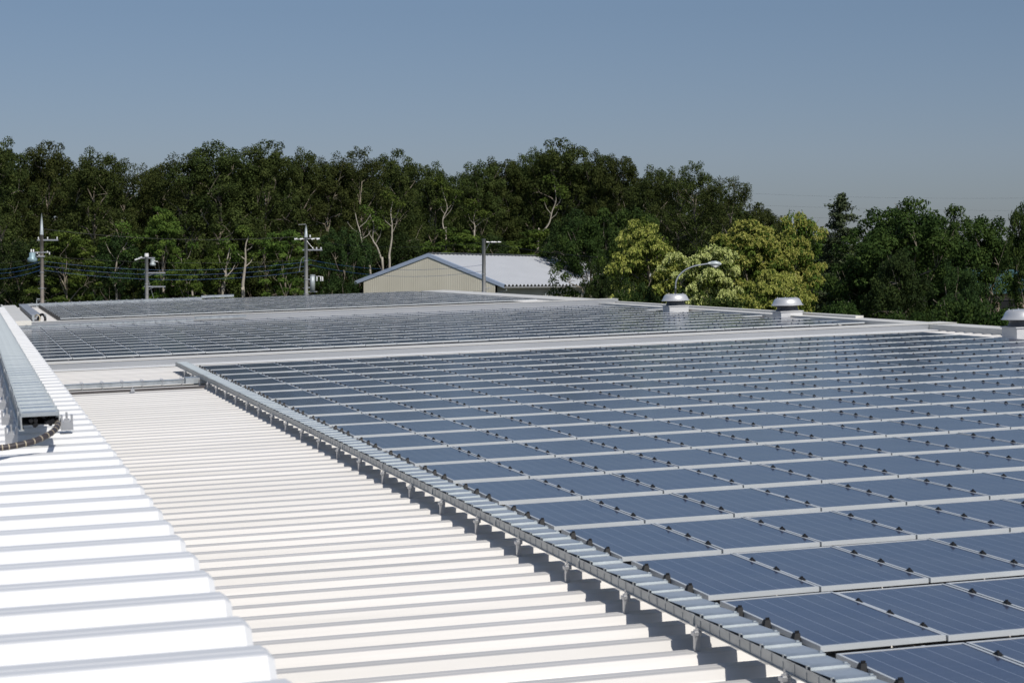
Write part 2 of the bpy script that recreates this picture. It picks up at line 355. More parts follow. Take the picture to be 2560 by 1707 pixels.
po = mb.build('solar_panels', [M_FRAME, M_GLASS, M_BLACK]); add_uv_pid(po.data, pid); po.matrix_world = ROOF.copy()
tag(po, 'farther rows of dark solar panels filling the back of the roof', 'solar panels', kind='stuff')

# ------------------------------------------------------------------ cable trays with lapped lids
def tray(label, u0, u1, v0, v1, ntop, h, pitch, legs, gap_legs, name='cable_tray'):
    root = empty(name, at_roof((u0+u1)/2, v0, ntop-h), label, 'cable tray')
    w = u1-u0; hw = w/2; nl = int(round((v1-v0)/pitch))
    lid = MB()      # local: x across, y along, z from tray bottom; the nearer end of each lid rides over and has a folded lip
    lid.frustum(-hw, hw, 0, .012, h-.006, -hw, hw, 0, .012, h+.022)
    lid.quad((-hw, .012, h+.022), (hw, .012, h+.022), (hw, pitch+.02, h+.004), (-hw, pitch+.02, h+.004))
    lid.box(-hw-.004, -hw+.012, .05, .075, h-.02, h+.026); lid.box(hw-.02, hw+.004, .05, .075, h-.02, h+.026)
    first = None
    for k in range(nl):
        if first is None: o = first = lid.build('lid', M_GALV, root)
        else: o = first.copy(); COL.objects.link(o); o.parent = root
        o.location = (random.uniform(-.002, .002), k*pitch+random.uniform(-.004, .004), random.uniform(-.003, .003)); o.rotation_euler = (random.uniform(-.006, .006), 0, random.uniform(-.008, .008))
    for s in (-1, 1):
        rb = MB(); L_ = v1-v0
        rb.box(s*hw-.004, s*hw+.004, 0, L_, 0, h); rb.box(s*hw-.018, s*hw+.006 if s > 0 else s*hw+.018, 0, L_, -.008, 0)
        for k in range(nl*2):
            y = (k+.3)*pitch/2
            rb.box(s*hw-.008, s*hw+.008, y, y+.008, .0, h*(.98 if k % 2 else .7))
        k = 0
        while k*3.0 < L_: rb.box(s*hw-.014, s*hw+.014, k*3.0+.4, k*3.0+.48, -.01, h+.004); k += 1
        rb.build('side_rail', M_GALVD, root)
    bb = MB(); bb.box(-hw+.005, hw-.005, .3, v1-v0, .004, .010); bb.build('base_plate', M_GALVD, root)
    lb = MB()
    lb.box(-hw-.06, hw+.02, -.015, .015, -.022, -.006); lb.box(-hw-.062, -hw-.022, -.022, .022, -gap_legs, -.05)
    lb.box(-hw-.075, -hw-.008, -.032, .032, -.05, -.022); lb.tube([(-hw-.042, 0, -.03), (-hw-.042, 0, .03)], .008, 6)
    lf = None
    for v in legs:
        if lf is None: o = lf = lb.build('support_bracket', M_STEEL, root)
        else: o = lf.copy(); COL.objects.link(o); o.parent = root
        o.location = (0, v-v0, 0)
    return root
legs = [PH+RP*k for k in range(-5, 70, 3)]
tray('long galvanised cable tray with lapped lids along the left edge of the blue panels', -.535, -.255, -2.3, 41.3, .088, .080, .40, [l for l in legs if -2 < l < 41], .165)
lt = tray('pale cable tray with lapped lids on the upper roof at the left', -5.425, -5.165, 1.15, 45.0, 1.85, .095, .40, [], .1)
# legs of the upper tray stand free, wider than the tray
lb = MB()
lb.box(-.045, .045, -.03, .03, -.115, -.05); lb.box(-.045, -.030, -.03, .03, -.05, -.0); lb.box(.030, .045, -.03, .03, -.05, 0); lb.box(-.02, .02, -.02, .02, -.05, -.03); lb.tube([(0, 0, -.04), (0, 0, .02)], .008, 6)
lf = None
for x, v in [(.23, 2.35)]+[(-.195, 1.45+RP*3*k) for k in range(14)]:
    if lf is None: o = lf = lb.build('support_bracket', M_STEEL, lt)
    else: o = lf.copy(); COL.objects.link(o); o.parent = lt
    o.location = (x, v-1.15+.30*RP-.17, 0)
cb = MB(); rr = random.Random(3)
for k in range(9):
    x = rr.uniform(-.11, .11); z = .02+rr.random()*.05
    cb.tube([(x+rr.uniform(-.02, .02), y, z+rr.uniform(0, .02)) for y in (.02, .5, 1.2, 2.2, 4)], .016, 6)
cb.build('cable', M_BLACK, lt)
# black ribbed hose leaving the open end of the upper tray
hb = MB(); hp = [(-5.17, 1.25, 1.80), (-5.19, 1.0, 1.775), (-5.25, .80, 1.745), (-5.36, .66, 1.715), (-5.50, .60, 1.695), (-5.62, .57, 1.690), (-5.85, .55, 1.69), (-6.4, .5, 1.69)]
base = Vector((-5.6, .6, UN)); V_ = [Vector(p)-base for p in hp]
def catmull(P, n=8):
    P = [P[0]]+P+[P[-1]]; out = []
    for i in range(1, len(P)-2):
        for k in range(n):
            t = k/n; a, b, c, d = P[i-1], P[i], P[i+1], P[i+2]
            out.append(.5*((2*b)+(c-a)*t+(2*a-5*b+4*c-d)*t*t+(3*b-a-3*c+d)*t*t*t))
    return out+[P[-2]]
cv = catmull(V_, 10)
hose = hb.tube(cv, .021, 10).build('corrugated_hose', M_DKPIPE, smooth=True); hose.matrix_world = at_roof(*base)
tag(hose, 'black corrugated hose with pale bands running from the open tray end', 'hose')
for i in range(6, len(cv)-4, 4): MB().tube([cv[i], cv[i]+(cv[i+1]-cv[i]).normalized()*.007], .0225, 10).build('tape_band', M_BEIGE, hose)

# branch tray crossing from the upper roof to the long tray, with its bend
br = empty('branch_cable_tray', at_roof(-2.6, 35.6, RN), 'galvanised branch tray crossing the ribs with a bend into the long tray', 'cable tray')
bm_ = MB(); bm_.box(-2.2, 1.75, -.15, .15, .035, .125)
bm_.box(-2.2, 1.75, -.165, .165, .125, .135); bm_.build('duct', M_GALV, br)
bd = MB(); arc = []
for k in range(13):
    t = math.pi/2*k/12; arc.append((math.sin(t), 1-math.cos(t)))
cx0 = 1.75
for (a0, a1), (b0, b1) in zip(arc[:-1], arc[1:]):
    # outer/inner edge of the bend sweeping toward the long tray
    def ring(s, c, rad): return (cx0+rad*s, -.15-.35+ (.35+ .3)*0 + (-(rad)*c + .50) , 0)
    R0, R1 = .42, .12
    p = lambda s, c, R: (cx0+R*s, .15-(.42)+R*(1-c), 0)
    o0 = p(a0, a1, R0); o1 = p(b0, b1, R0); i0 = p(a0, a1, R1); i1 = p(b0, b1, R1)
    z0, z1 = .035, .135+.05*a0
    bd.quad((*i0[:2], z1), (*o0[:2], z1), (*o1[:2], z1), (*i1[:2], z1)); bd.quad((*o0[:2], z0), (*o0[:2], z1), (*o1[:2], z1), (*o1[:2], z0)); bd.quad((*i0[:2], z1), (*i0[:2], z0), (*i1[:2], z0), (*i1[:2], z1))
bd.box(1.72, 2.35, -.30, .16, .04, .175); bd.build('bend', M_GALV, br)
first = None
clp = MB(); clp.box(-.035, .035, -.17, .17, .135, .15); clp.box(-.008, .008, -.175, -.165, .0, .15); clp.box(-.008, .008, .165, .175, .0, .15); clp.box(-.045, .015, .10, .16, .15, .175)
for k in range(9):
    if first is None: o = first = clp.build('strap', M_STEEL, br)
    else: o = first.copy(); COL.objects.link(o); o.parent = br
    o.location = (-2.1+k*.47, 0, 0)
# dark conduit in front of it
cdm = MB(); cdm.tube([(-2.3, 0, .045), (2.0, 0, .045)], .030, 10)
cdt = cdm.build('dark_conduit', M_DKPIPE); cdt.matrix_world = at_roof(-2.6, 33.75, RN)
tag(cdt, 'black pipe lying across the ribs below the branch tray', 'pipe')
for x in (-.42, -1.62+1.2*0+.0):
    pass
for x in (-1.22, .35):
    q = MB(); q.box(-.05, .05, -.06, .06, .0, .04); q.box(-.04, .04, -.035, .035, .04, .09); q.tube([(0, 0, .08), (0, 0, .13)], .012, 6)
    q_ = q.build('pipe_clamp', M_STEEL, cdt); q_.location = (x, 0, 0)

# ducts along the far edges of the middle and far arrays
def duct(label, u0, u1, v, n, h, pieces, mt):
    root = empty('cable_duct', at_roof(u0, v, n), label, 'cable duct')
    for (a, b, dv, dn) in pieces:
        m_ = MB(); m_.box(a-u0, b-u0, dv-.13, dv+.13, dn, dn+h); m_.box(a-u0, b-u0, dv-.145, dv+.145, dn+h, dn+h+.01); m_.build('duct_section', mt, root)
    st = MB(); st.box(-.03, .03, -.16, .16, h+.01, h+.04); st.box(-.01, .01, -.17, -.155, -.05, h+.04); fs = None; x = .3
    while x < (pieces[0][1]-u0):
        if fs is None: o = fs = st.build('strap', M_STEEL, root)
        else: o = fs.copy(); COL.objects.link(o); o.parent = root
        o.location = (x, pieces[0][2], pieces[0][3]); x += .47
    return root
duct('thin galvanised duct with straps behind the middle panel array', -4.2, 6.3, 78.85, -.03, .085, [(-4.2, 3.9, 0, 0), (4.0, 6.3, .15, .07)], M_GALV)
duct('pale galvanised duct on the skyline behind the far panel array', -2.5, 9.4, 112.75, .18, .14, [(-2.5, 8.0, 0, 0), (8.0, 10.0, .1, .09)], M_GALV)
m_ = MB(); m_.box(0, .42, 0, 26, .0, .22); m_.box(-.03, .45, -.02, 26, .22, .235); cov = m_.build('cable_cover', M_TRIM); cov.matrix_world = at_roof(-2.98, 86, .10)
tag(cov, 'long grey sheet cover beside the far array at the left', 'cable cover')
# risers with hoses at the near end of the cover
root = empty('cable_riser', at_roof(-2.75, 82.3, .02), 'two short posts with a black and a beige hose bent between them', 'cable riser')
for x in (-.27, .27): q = MB().box(x-.04, x+.04, -.04, .04, 0, .42); q.build('post', M_GALV, root)
hv = catmull([Vector(p) for p in ((-.18, .4, .3), (-.1, .05, .42), (.02, -.1, .3), (-.02, -.15, .1), (-.16, -.2, .0))], 8)
MB().tube(hv, .028, 8).build('beige_hose', M_BEIGE, root, True)
hv = catmull([Vector(p) for p in ((-.05, .5, .2), (.08, .2, .4), (.2, .05, .38), (.26, -.05, .2), (.2, -.1, .0))], 8)
MB().tube(hv, .06, 8).build('black_hose', M_BLACK, root, True)

# ------------------------------------------------------------------ roof ventilators
M_THROAT = mat('shaded_throat', (.07, .075, .085), .5, .2, .4, ((5, 5, 5), (.10, .105, .115), .3))  # shade beneath the hood is put into this dark throat colour
def ventilator(u, v, label):
    root = empty('roof_ventilator', at_roof(u, v, RN), label, 'roof ventilator', 'roof ventilators along the right roof edge')
    q = MB(); q.box(-.42, .42, -.42, .42, -.14, .30); q.build('curb_box', M_TRIMW, root)
    q = MB(); q.box(-.455, .455, -.455, .455, .30, .33); q.build('flange', M_TRIMW, root)
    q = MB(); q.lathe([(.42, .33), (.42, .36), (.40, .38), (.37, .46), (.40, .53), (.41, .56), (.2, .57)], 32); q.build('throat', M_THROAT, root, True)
    q = MB(); q.lathe([(.30, .535), (.565, .53), (.60, .533), (.60, .541), (.565, .552), (.54, .60), (.532, .605), (.505, .68), (.465, .745), (.42, .785), (.3, .805), (.0, .81)], 48)
    h = q.build('hood', M_HOOD, root, True)
    fb_ = None
    for k in range(6):
        if fb_ is None: b = MB(); b.tube([(0, 0, 0), (0, 0, .05)], .012, 6); b.tube([(0, 0, .02), (0, 0, .035)], .022, 6); o = fb_ = b.build('bolt', M_STEEL, h)
        else: o = fb_.copy(); COL.objects.link(o); o.parent = h
        t = math.pi/3*k+.3; o.location = (.38*math.cos(t), .38*math.sin(t), .78)
ventilator(22.73, 66.98, 'spun metal roof ventilator beneath the curved street lamp')
ventilator(23.30, 56.32, 'spun metal roof ventilator in front of the yellow blossoming tree')
ventilator(22.80, 38.1, 'shaded roof ventilator cut off by the right picture edge')

# ------------------------------------------------------------------ measured placement in the distance
def P(x, y, D):
    """world point seen at photo pixel (x, y) and standing D metres ahead"""
    xc = (x-1280)/5071.3; yc = (y-853.5)/5071.3; c, s = math.cos(PITCH), math.sin(PITCH)
    Y = c-s*yc; Z = -c*yc-s; return Vector((xc*D/Y, D, CAMZ+Z*D/Y))

# gabled storehouse
az = math.radians(26); ax = Vector((math.sin(az), math.cos(az), 0)); gx = Vector((math.cos(az), -math.sin(az), 0))
pr = P(1258, 716, 168); Wd = 14.1
store = empty('storehouse', Matrix.Translation((pr.x, pr.y, 0)), 'beige corrugated storehouse with a white gabled roof beyond the panels', 'storehouse')
e_r = pr.z; lw = pr - gx*Wd; e_l = e_r+.28; rid = e_r+2.62; half = .5
def S_(a, b, z):  # a across from right eave to left, b back
    p = -gx*a+ax*b; return (p.x, p.y, z)
M_BWALL = bpy.data.materials.new('beige_corrugated_wall'); M_BWALL.use_nodes = True
nt = M_BWALL.node_tree; b = nt.nodes['Principled BSDF']; b.inputs['Roughness'].default_value = .6
tc = nt.nodes.new('ShaderNodeTexCoord'); nz = nt.nodes.new('ShaderNodeTexNoise'); nz.inputs['Scale'].default_value = .5; rp = nt.nodes.new('ShaderNodeValToRGB')
rp.color_ramp.elements[0].color = (.50, .47, .38, 1); rp.color_ramp.elements[1].color = (.55, .52, .425, 1); rp.color_ramp.elements[0].position = .3; rp.color_ramp.elements[1].position = .7
nt.links.new(tc.outputs['Object'], nz.inputs['Vector']); nt.links.new(nz.outputs[0], rp.inputs[0]); nt.links.new(rp.outputs[0], b.inputs['Base Color'])
def corr_wall(a0, b0, a1, b1, topf, pitch=.21):
    q = MB(); L_ = math.hypot(a1-a0, b1-b0); nn = int(L_/pitch); nx, ny = (b1-b0)/L_, -(a1-a0)/L_
    pts = []
    for k in range(nn+1):
        for off, d in ((.0, 0), (.34, 0), (.42, .009), (.80, .009), (.90, 0)):
            t = min((k+off)/nn, 1); pts.append((a0+(a1-a0)*t+nx*d, b0+(b1-b0)*t+ny*d, topf(t)))
    for p0, p1 in zip(pts[:-1], pts[1:]): q.quad(S_(p0[0], p0[1], 0), S_(p1[0], p1[1], 0), S_(p1[0], p1[1], p1[2]), S_(p0[0], p0[1], p0[2]))
    return q
in_ = .75
gt = lambda t: (e_r+(rid-e_r)*min(1, (in_+(Wd-2*in_)*t)/(Wd*half)) if (in_+(Wd-2*in_)*t) < Wd*half else e_l+(rid-e_l)*(Wd-(in_+(Wd-2*in_)*t))/(Wd*(1-half)))-.12
corr_wall(in_, .03, Wd-in_, .03, gt).build('gable_wall', M_BWALL, store)
corr_wall(in_, .38, in_, 40, lambda t: e_r-.02).build('side_wall', M_BWALL, store)
corr_wall(Wd-in_, .38, Wd-in_, 40, lambda t: e_l-.02).build('side_wall', M_BWALL, store)
q = MB(); zz = .17
for k in range(56):                       # folded-plate roof, ribs run up the slope
    b0 = k*.72
    for (s0, t0, s1, t1) in ((0, 0, .20, zz), (.20, zz, .40, zz), (.40, zz, .60, 0), (.60, 0, .72, 0)):
        q.quad(S_(-.05, b0+s0, e_r+t0), S_(-.05, b0+s1, e_r+t1), S_(Wd*half, b0+s1, rid+t1), S_(Wd*half, b0+s0, rid+t0))
        q.quad(S_(Wd*half, b0+s0, rid+t0), S_(Wd*half, b0+s1, rid+t1), S_(Wd+.05, b0+s1, e_l+t1), S_(Wd+.05, b0+s0, e_l+t0))
q.build('roof', mat('white_fold_roof', (.41, .42, .43), .5, .2, .5, ((.3, .3, 2), (.47, .48, .49), .3)), store)
q = MB(); q.quad(S_(Wd*half-.25, 0, rid+.19), S_(Wd*half-.25, 40, rid+.19), S_(Wd*half, 40, rid+.22), S_(Wd*half, 0, rid+.22)); q.quad(S_(Wd*half+.25, 40, rid+.19), S_(Wd*half+.25, 0, rid+.19), S_(Wd*half, 0, rid+.22), S_(Wd*half, 40, rid+.22))
q.build('ridge_cap', M_TRIM, store)
M_FASC = mat('blue_grey_fascia', (.30, .36, .46), .45, .1, .5, ((2, 2, 2), (.34, .40, .5), .3))
q = MB()
for (a0, z0, a1, z1) in ((-.12, e_r, Wd*half, rid), (Wd*half, rid, Wd+.12, e_l)):
    for (b0, b1) in ((-.05, -.0),):
        lo0, hi0, lo1, hi1 = z0-.15, z0+.16, z1-.15, z1+.16
        q.quad(S_(a0, b0, lo0), S_(a1, b0, lo1), S_(a1, b0, hi1), S_(a0, b0, hi0)); q.quad(S_(a0, b0, hi0), S_(a1, b0, hi1), S_(a1, b0+.3, hi1), S_(a0, b0+.3, hi0)); q.quad(S_(a0, b0, lo0), S_(a0, b0+.4, lo0), S_(a1, b0+.4, lo1), S_(a1, b0, lo1))
q.build('fascia', M_FASC, store)
q = MB(); pts = [S_(-.12, .1, e_r-.10), S_(-.12, 40, e_r-.10)]; q.tube(pts, .075, 8); q.build('gutter', mat('gutter_grey', (.22, .22, .21), .5, 0, .4, ((2, 2, 2), (.28, .28, .27), .3)), store)
fp = None
for b_ in (.45, 9.6, 18.8, 28):
    if fp is None:
        d_ = MB(); d_.tube([S_(-.10, 0, e_r-.16), S_(-.10, 0, e_r-.3), S_(in_-.12, 0, e_r-.55), S_(in_-.12, 0, 0)], .055, 8); o = fp = d_.build('downpipe', M_TRANS, store)
    else: o = fp.copy(); COL.objects.link(o); o.parent = store
    p = ax*b_; o.location = (p.x, p.y, 0)

# ------------------------------------------------------------------ utility poles
def insul(q, x, y, z, r=.055, h=.17):
    q.lathe([(.02, z), (r, z+.03), (r*.55, z+.05), (r, z+.08), (r*.55, z+.10), (r*.9, z+.13), (r*.5, z+h), (.0, z+h)], 10, x, y)
def pole_base(x, ytop, D, lab, r0, r1, m, cone=0):
    top = P(x, ytop, D); H = top.z
    root = empty('utility_pole', Matrix.Translation((top.x, top.y, 0)), lab, 'utility pole', 'concrete utility poles beyond the roof')
    q = MB()
    if cone: q.tube([(0, 0, 0), (0, 0, H-cone)], [r0, r1], 16); q.build('shaft', m, root, True); c = MB().tube([(0, 0, H-cone), (0, 0, H-cone*.35), (0, 0, H)], [r1*.98, r1*.62, .03], 12).build('tip', M_TRANS, root, True)
    else: q.tube([(0, 0, 0), (0, 0, H)], [r0, r1], 16); q.build('shaft', m, root, True)
    bm = MB(); bm.tube([(-.30, 0, 0), (.30, 0, 0)], .010, 5)
    f = None; z = 6.6; k = 0
    while z < H-3.0:
        if f is None: o = f = bm.build('step_bolt', M_STEEL, root)
        else: o = f.copy(); COL.objects.link(o); o.parent = root
        o.location = (0, -.02, z); o.rotation_euler = (0, 0, .5 if k % 2 else -.5); z += .45; k += 1
    for z_ in (H*.62, H*.7, H*.8):
        MB().lathe([(r0*1.02, z_), (r0*1.02, z_+.06)], 16).build('band', M_STEEL, root)
    return root, H
ppm = lambda D: 5071.3/D
# 1: left pole with transformer and two crossarms
D1 = 146; r_, H1 = pole_base(104, 533, D1, 'tall brown-weathered pole with a blue-grey transformer at the far left', .17, .13, M_CONCB, 1.55)
q = MB(); q.box(-.32, 1.18, -.06, .06, H1-1.98, H1-1.88); q.build('crossarm', M_STEEL, r_)
for x in (-.24, .42, 1.1):
    q = MB(); insul(q, x, 0, H1-1.88); q.build('insulator', M_INS, r_)
q = MB(); q.box(-.5, .62, -.10, -.02, H1-2.85, H1-2.77); q.build('bracket', M_STEEL, r_); q = MB(); q.box(-.35, .25, -.18, -.02, H1-3.15, H1-3.05); q.build('bracket', M_STEEL, r_)
for x, z in ((-.30, -2.95), (-.18, -3.1), (.42, -2.86), (.58, -3.0)):
    q = MB(); insul(q, x, -.12, H1+z, .05, .15); q.build('insulator', M_INS, r_)
q = MB(); q.lathe([(.0, H1-3.55), (.34, H1-3.52), (.36, H1-3.25), (.22, H1-3.15), (.22, H1-2.85), (.0, H1-2.82)], 16, -.66, -.1); tr = q.build('transformer', mat('transformer_blue', (.22, .33, .36), .45, .2, .5, ((4, 4, 4), (.28, .38, .41), .3)), r_, True)
for x in (-.74, -.58):
    q = MB(); insul(q, x, -.1, H1-2.83, .07, .24); q.build('bushing', M_INS, tr)
q = MB(); q.box(-.42, -.36, -.03, .03, 6.5, 8.15); q.box(-.42, .1, -.03, .03, 8.05, 8.12); q.build('side_bracket', M_TRANS, r_)
# 2: short pole
D2 = 150; r_, H2 = pole_base(366.5, 634, D2, 'short pale pole with two bare crossarms on its right side', .155, .13, M_CONC)
q = MB(); q.lathe([(.0, H2+.02), (.15, H2+.02), (.16, H2-.22), (.12, H2-.28)], 12); q.build('cap', M_INS, r_)
q = MB(); q.box(-.62, .62, -.05, .05, H2-.36, H2-.28); q.build('crossarm', M_STEEL, r_)
for x, z in ((-.78, -.45), (-.58, -.38), (-.42, -.30)):
    q = MB(); q.tube([(x-.09, 0, H2+z-.03), (x+.09, 0, H2+z+.03)], [.05, .075], 8); q.build('insulator', M_INS, r_)
q = MB(); q.lathe([(.0, H2-.92), (.22, H2-.90), (.22, H2-.72), (.16, H2-.70), (.16, H2-.48), (.20, H2-.42), (.0, H2-.40)], 14, .46, -.05); q.build('switch', M_TRANS, r_, True)
q = MB(); q.tube([(.55, -.15, H2-.56), (.86, -.15, H2-.6)], .03, 6); q.build('bushing', M_INS, r_)
for z in (-1.42, -2.44):
    q = MB(); q.box(.10, 1.38, -.05, .05, H2+z-.05, H2+z+.05); q.box(-.20, -.10, -.04, .04, H2+z-.02, H2+z+.04); q.build('crossarm', M_STEEL, r_)
    q = MB(); q.tube([(.14, 0, H2+z-.22), (.55, 0, H2+z-.04)], .025, 6); q.build('brace', M_STEEL, r_)
q = MB(); q.tube([(.1, 0, H2-1.9), (2.6, 1.5, 0)], .018, 6); q.build('guy_wire', M_STEEL, r_)
# 3: middle pole with grey transformer drum
D3 = 150; r_, H3 = pole_base(765, 561, D3, 'tall grey pole with a drum transformer left of the storehouse', .17, .13, M_CONC, .95)
q = MB(); q.tube([(-.55, 0, H3-.03), (0, 0, H3)], .02, 6); q.build('top_arm', M_STEEL, r_)
q = MB(); q.tube([(-.72, 0, H3-1.12), (.98, 0, H3-1.02)], .035, 6); q.build('crossarm', M_STEEL, r_)
for x in (-.74, -.32, .52, .90):
    q = MB(); q.tube([(x-.11, 0, H3-1.10), (x+.11, 0, H3-1.06)], [.075, .05], 8); q.build('insulator', M_INS, r_)
q = MB(); insul(q, .30, 0, H3-.98, .07, .2); q.build('insulator', M_INS, r_)
q = MB(); q.box(-.26, 1.20, -.05, .05, H3-1.93, H3-1.84); q.build('crossarm', M_STEEL, r_)
for x in (.50, .78, 1.10):
    q = MB(); insul(q, x, 0, H3-1.84, .07, .15); q.build('insulator', M_INS, r_)
q = MB(); q.tube([(0, -.1, H3-1.15), (.5, -.1, H3-1.75)], .02, 6); q.build('brace', M_STEEL, r_)
q = MB(); q.lathe([(.0, H3-4.92), (.185, H3-4.90), (.185, H3-3.80), (.0, H3-3.76)], 18, .47, 0); tr = q.build('transformer', M_TRANS, r_, True)
q = MB(); q.lathe([(.0, H3-3.76), (.21, H3-3.77), (.21, H3-3.72), (.0, H3-3.70)], 18, .47, 0); q.build('lid', M_TRANS, tr)
q = MB(); q.box(.10, .32, -.03, .03, H3-4.1, H3-4.02); q.build('bracket', M_STEEL, r_); q = MB(); q.box(.10, .32, -.03, .03, H3-4.7, H3-4.62); q.build('bracket', M_STEEL, r_); q = MB(); q.box(.1, .82, -.04, .04, H3-4.99, H3-4.94); q.build('shelf', M_STEEL, r_)
for x in (.80, 1.08, 1.22):
    q = MB(); insul(q, x, -.05, H3-4.2, .06, .35); q.build('fuse_cutout', M_INS, r_)
q = MB(); q.tube([(.5, -.05, H3-3.85), (.9, -.05, H3-3.82), (1.22, -.05, H3-3.88)], .02, 6); q.build('fuse_arm', M_STEEL, r_)
q = MB(); q.tube(catmull([Vector(p) for p in ((0, -.1, H3-2.4), (-.28, -.1, H3-2.5), (-.42, -.1, H3-3.0), (-.50, -.1, H3-3.5))]), .02, 6); q.build('drop_cable', M_STEEL, r_)
# 4: slim pole before the storehouse
D4 = 140; r_, H4 = pole_base(1209.5, 597, D4, 'slim grey pole standing in front of the storehouse gable', .155, .125, M_CONC)
q = MB(); q.tube([(.18, 0, H4-.22), (1.2, 0, H4-.24)], .022, 6); q.build('crossarm', M_STEEL, r_)
for x in (.28, .62, .78, 1.08):
    q = MB(); q.tube([(x-.10, 0, H4-.23), (x+.10, 0, H4-.23)], [.05, .03], 8); q.build('insulator', M_INS, r_)
q = MB(); q.tube([(.1, 0, H4-.85), (.42, 0, H4-.26)], .014, 6); q.build('brace', M_STEEL, r_)
q = MB(); q.tube([(-.1, 0, H4-3.42), (.5, 0, H4-3.36)], .02, 6); q.tube([(.1, 0, H4-3.6), (.4, 0, H4-3.38)], .014, 6); q.build('low_bracket', M_STEEL, r_)

def wire(a, b, sag, r, m, label, cat='power line', group='cables strung between the poles'):
    a, b = Vector(a), Vector(b); pts = []
    for k in range(25):
        t = k/24; p = a.lerp(b, t); p.z -= sag*4*t*(1-t); pts.append(p-a)
    o = MB().tube(pts, r, 6).build('power_line', m); o.location = a; return tag(o, label, cat, group)
nm = ['upper', 'second', 'third', 'lowest']
for i, (yl, y1, y3) in enumerate(((650, 640, 645), (668, 653, 655), (677, 664, 666), (692, 674, 678))):
    m = M_BLUEW if i != 0 else M_BLKW
    wire(P(-60, yl+5, D1-4), P(104, y1, D1), .25, .010 if i else .008, m, f'{nm[i]} cable running off the left edge from the brown pole')
for i, (y1, y3, sg) in enumerate(((640, 650, .35), (653, 655, .62), (664, 666, .65), (675, 678, .66))):
    wire(P(106, y1, D1), P(763, y3, D3), sg, .010 if i else .008, M_BLUEW if i else M_BLKW, f'{nm[i]} sagging cable between the brown pole and the drum pole')
for i, (y3, y4, sg) in enumerate(((602, 606, .4), (648, 662, .55), (660, 678, .62), (735, 727, .2))):
    wire(P(767, y3, D3), P(1208, y4, D4), sg, .011 if i in (1, 2) else .009, M_BLUEW if i in (1, 2) else M_BLKW, f'{nm[i]} cable between the drum pole and the slim pole')
wire(P(104, 572, D1), P(765, 590, D3), .5, .012, M_BLKW, 'high thin black wire in front of the left woods')
wire(P(1212, 606, D4), P(1900, 640, 120), .6, .012, M_BLKW, 'thin wire running right from the slim pole into the trees')
for i, (y0, y1, ym) in enumerate(((481, 492, 0), (511, 527, 0), (538, 551, 0))):
    wire(P(1760, y0-3, 520), P(2760, y1, 480), 1.0 if i == 0 else .6, .014, M_BLKW, ['highest', 'middle', 'lowest'][i]+' faint transmission line crossing the sky at the right', 'power line', 'transmission lines over the right trees')

# ------------------------------------------------------------------ street lamp
pl = P(1689, 740, 93); root = empty('street_lamp', Matrix.Translation((pl.x, pl.y, 0)), 'curved grey street lamp rising behind a roof ventilator', 'street lamp')
Hl = P(1689, 700, 93).z; q = MB(); arm = [Vector((0, 0, 0)), Vector((0, 0, Hl-.05))]
pp = [(1689, 720), (1690, 705), (1697, 690), (1712, 676), (1734, 666), (1760, 661), (1775, 659)]
pts = [P(x, y, 93)-Vector((pl.x, pl.y, 0)) for x, y in pp]; pts = [Vector((p.x, 0, p.z)) for p in pts]
q.tube([Vector((0, 0, 0)), pts[0]], [.09, .045], 12); q.build('post', M_LAMP, root, True)
MB().tube(catmull(pts, 6), .036, 10).build('arm', M_LAMP, root, True)
e = pts[-1]; q = MB(); q.tube([e+Vector((-.1, 0, 0)), e+Vector((.05, 0, .0)), e+Vector((.25, 0, .0)), e+Vector((.45, 0, -.02)), e+Vector((.52, 0, -.03))], [.05, .10, .13, .09, .03], 12); q.build('lamp_head', M_TRANS, root, True)
q = MB(); q.tube([e+Vector((.08, 0, -.07)), e+Vector((.25, 0, -.13)), e+Vector((.40, 0, -.09))], [.05, .09, .05], 10); q.build('lens', M_INS, root, True)

# ------------------------------------------------------------------ trees
def leaves_mesh(name, C, N, size, tint, m, aspect=.62, jit=.35, rng=None):
    """C centres (n,3), N normals (n,3): one small bent leaf clump face each"""
    n = len(C); N = N/np.maximum(np.linalg.norm(N, axis=1, keepdims=True), 1e-6)
    a = np.cross(N, rng.normal(size=(n, 3))); a /= np.maximum(np.linalg.norm(a, axis=1, keepdims=True), 1e-6); b = np.cross(N, a)
    s = (size*(1+jit*(rng.random(n)-.5)*2))[:, None] if np.ndim(size) == 0 else size[:, None]
    V = np.empty((n, 4, 3)); V[:, 0] = C-a*s; V[:, 1] = C-b*s*aspect+N*s*.15; V[:, 2] = C+a*s; V[:, 3] = C+b*s*aspect+N*s*.15
    me = bpy.data.meshes.new(name); me.vertices.add(4*n); me.vertices.foreach_set('co', V.ravel())
    me.loops.add(4*n); me.loops.foreach_set('vertex_index', np.arange(4*n)); me.polygons.add(n)
    me.polygons.foreach_set('loop_start', np.arange(0, 4*n, 4)); me.polygons.foreach_set('loop_total', np.full(n, 4))
    me.update(calc_edges=True); me.materials.append(m)
    at = me.attributes.new('tint', 'FLOAT', 'FACE'); at.data.foreach_set('value', np.clip(tint, 0, 1).astype(np.float32))
    return me
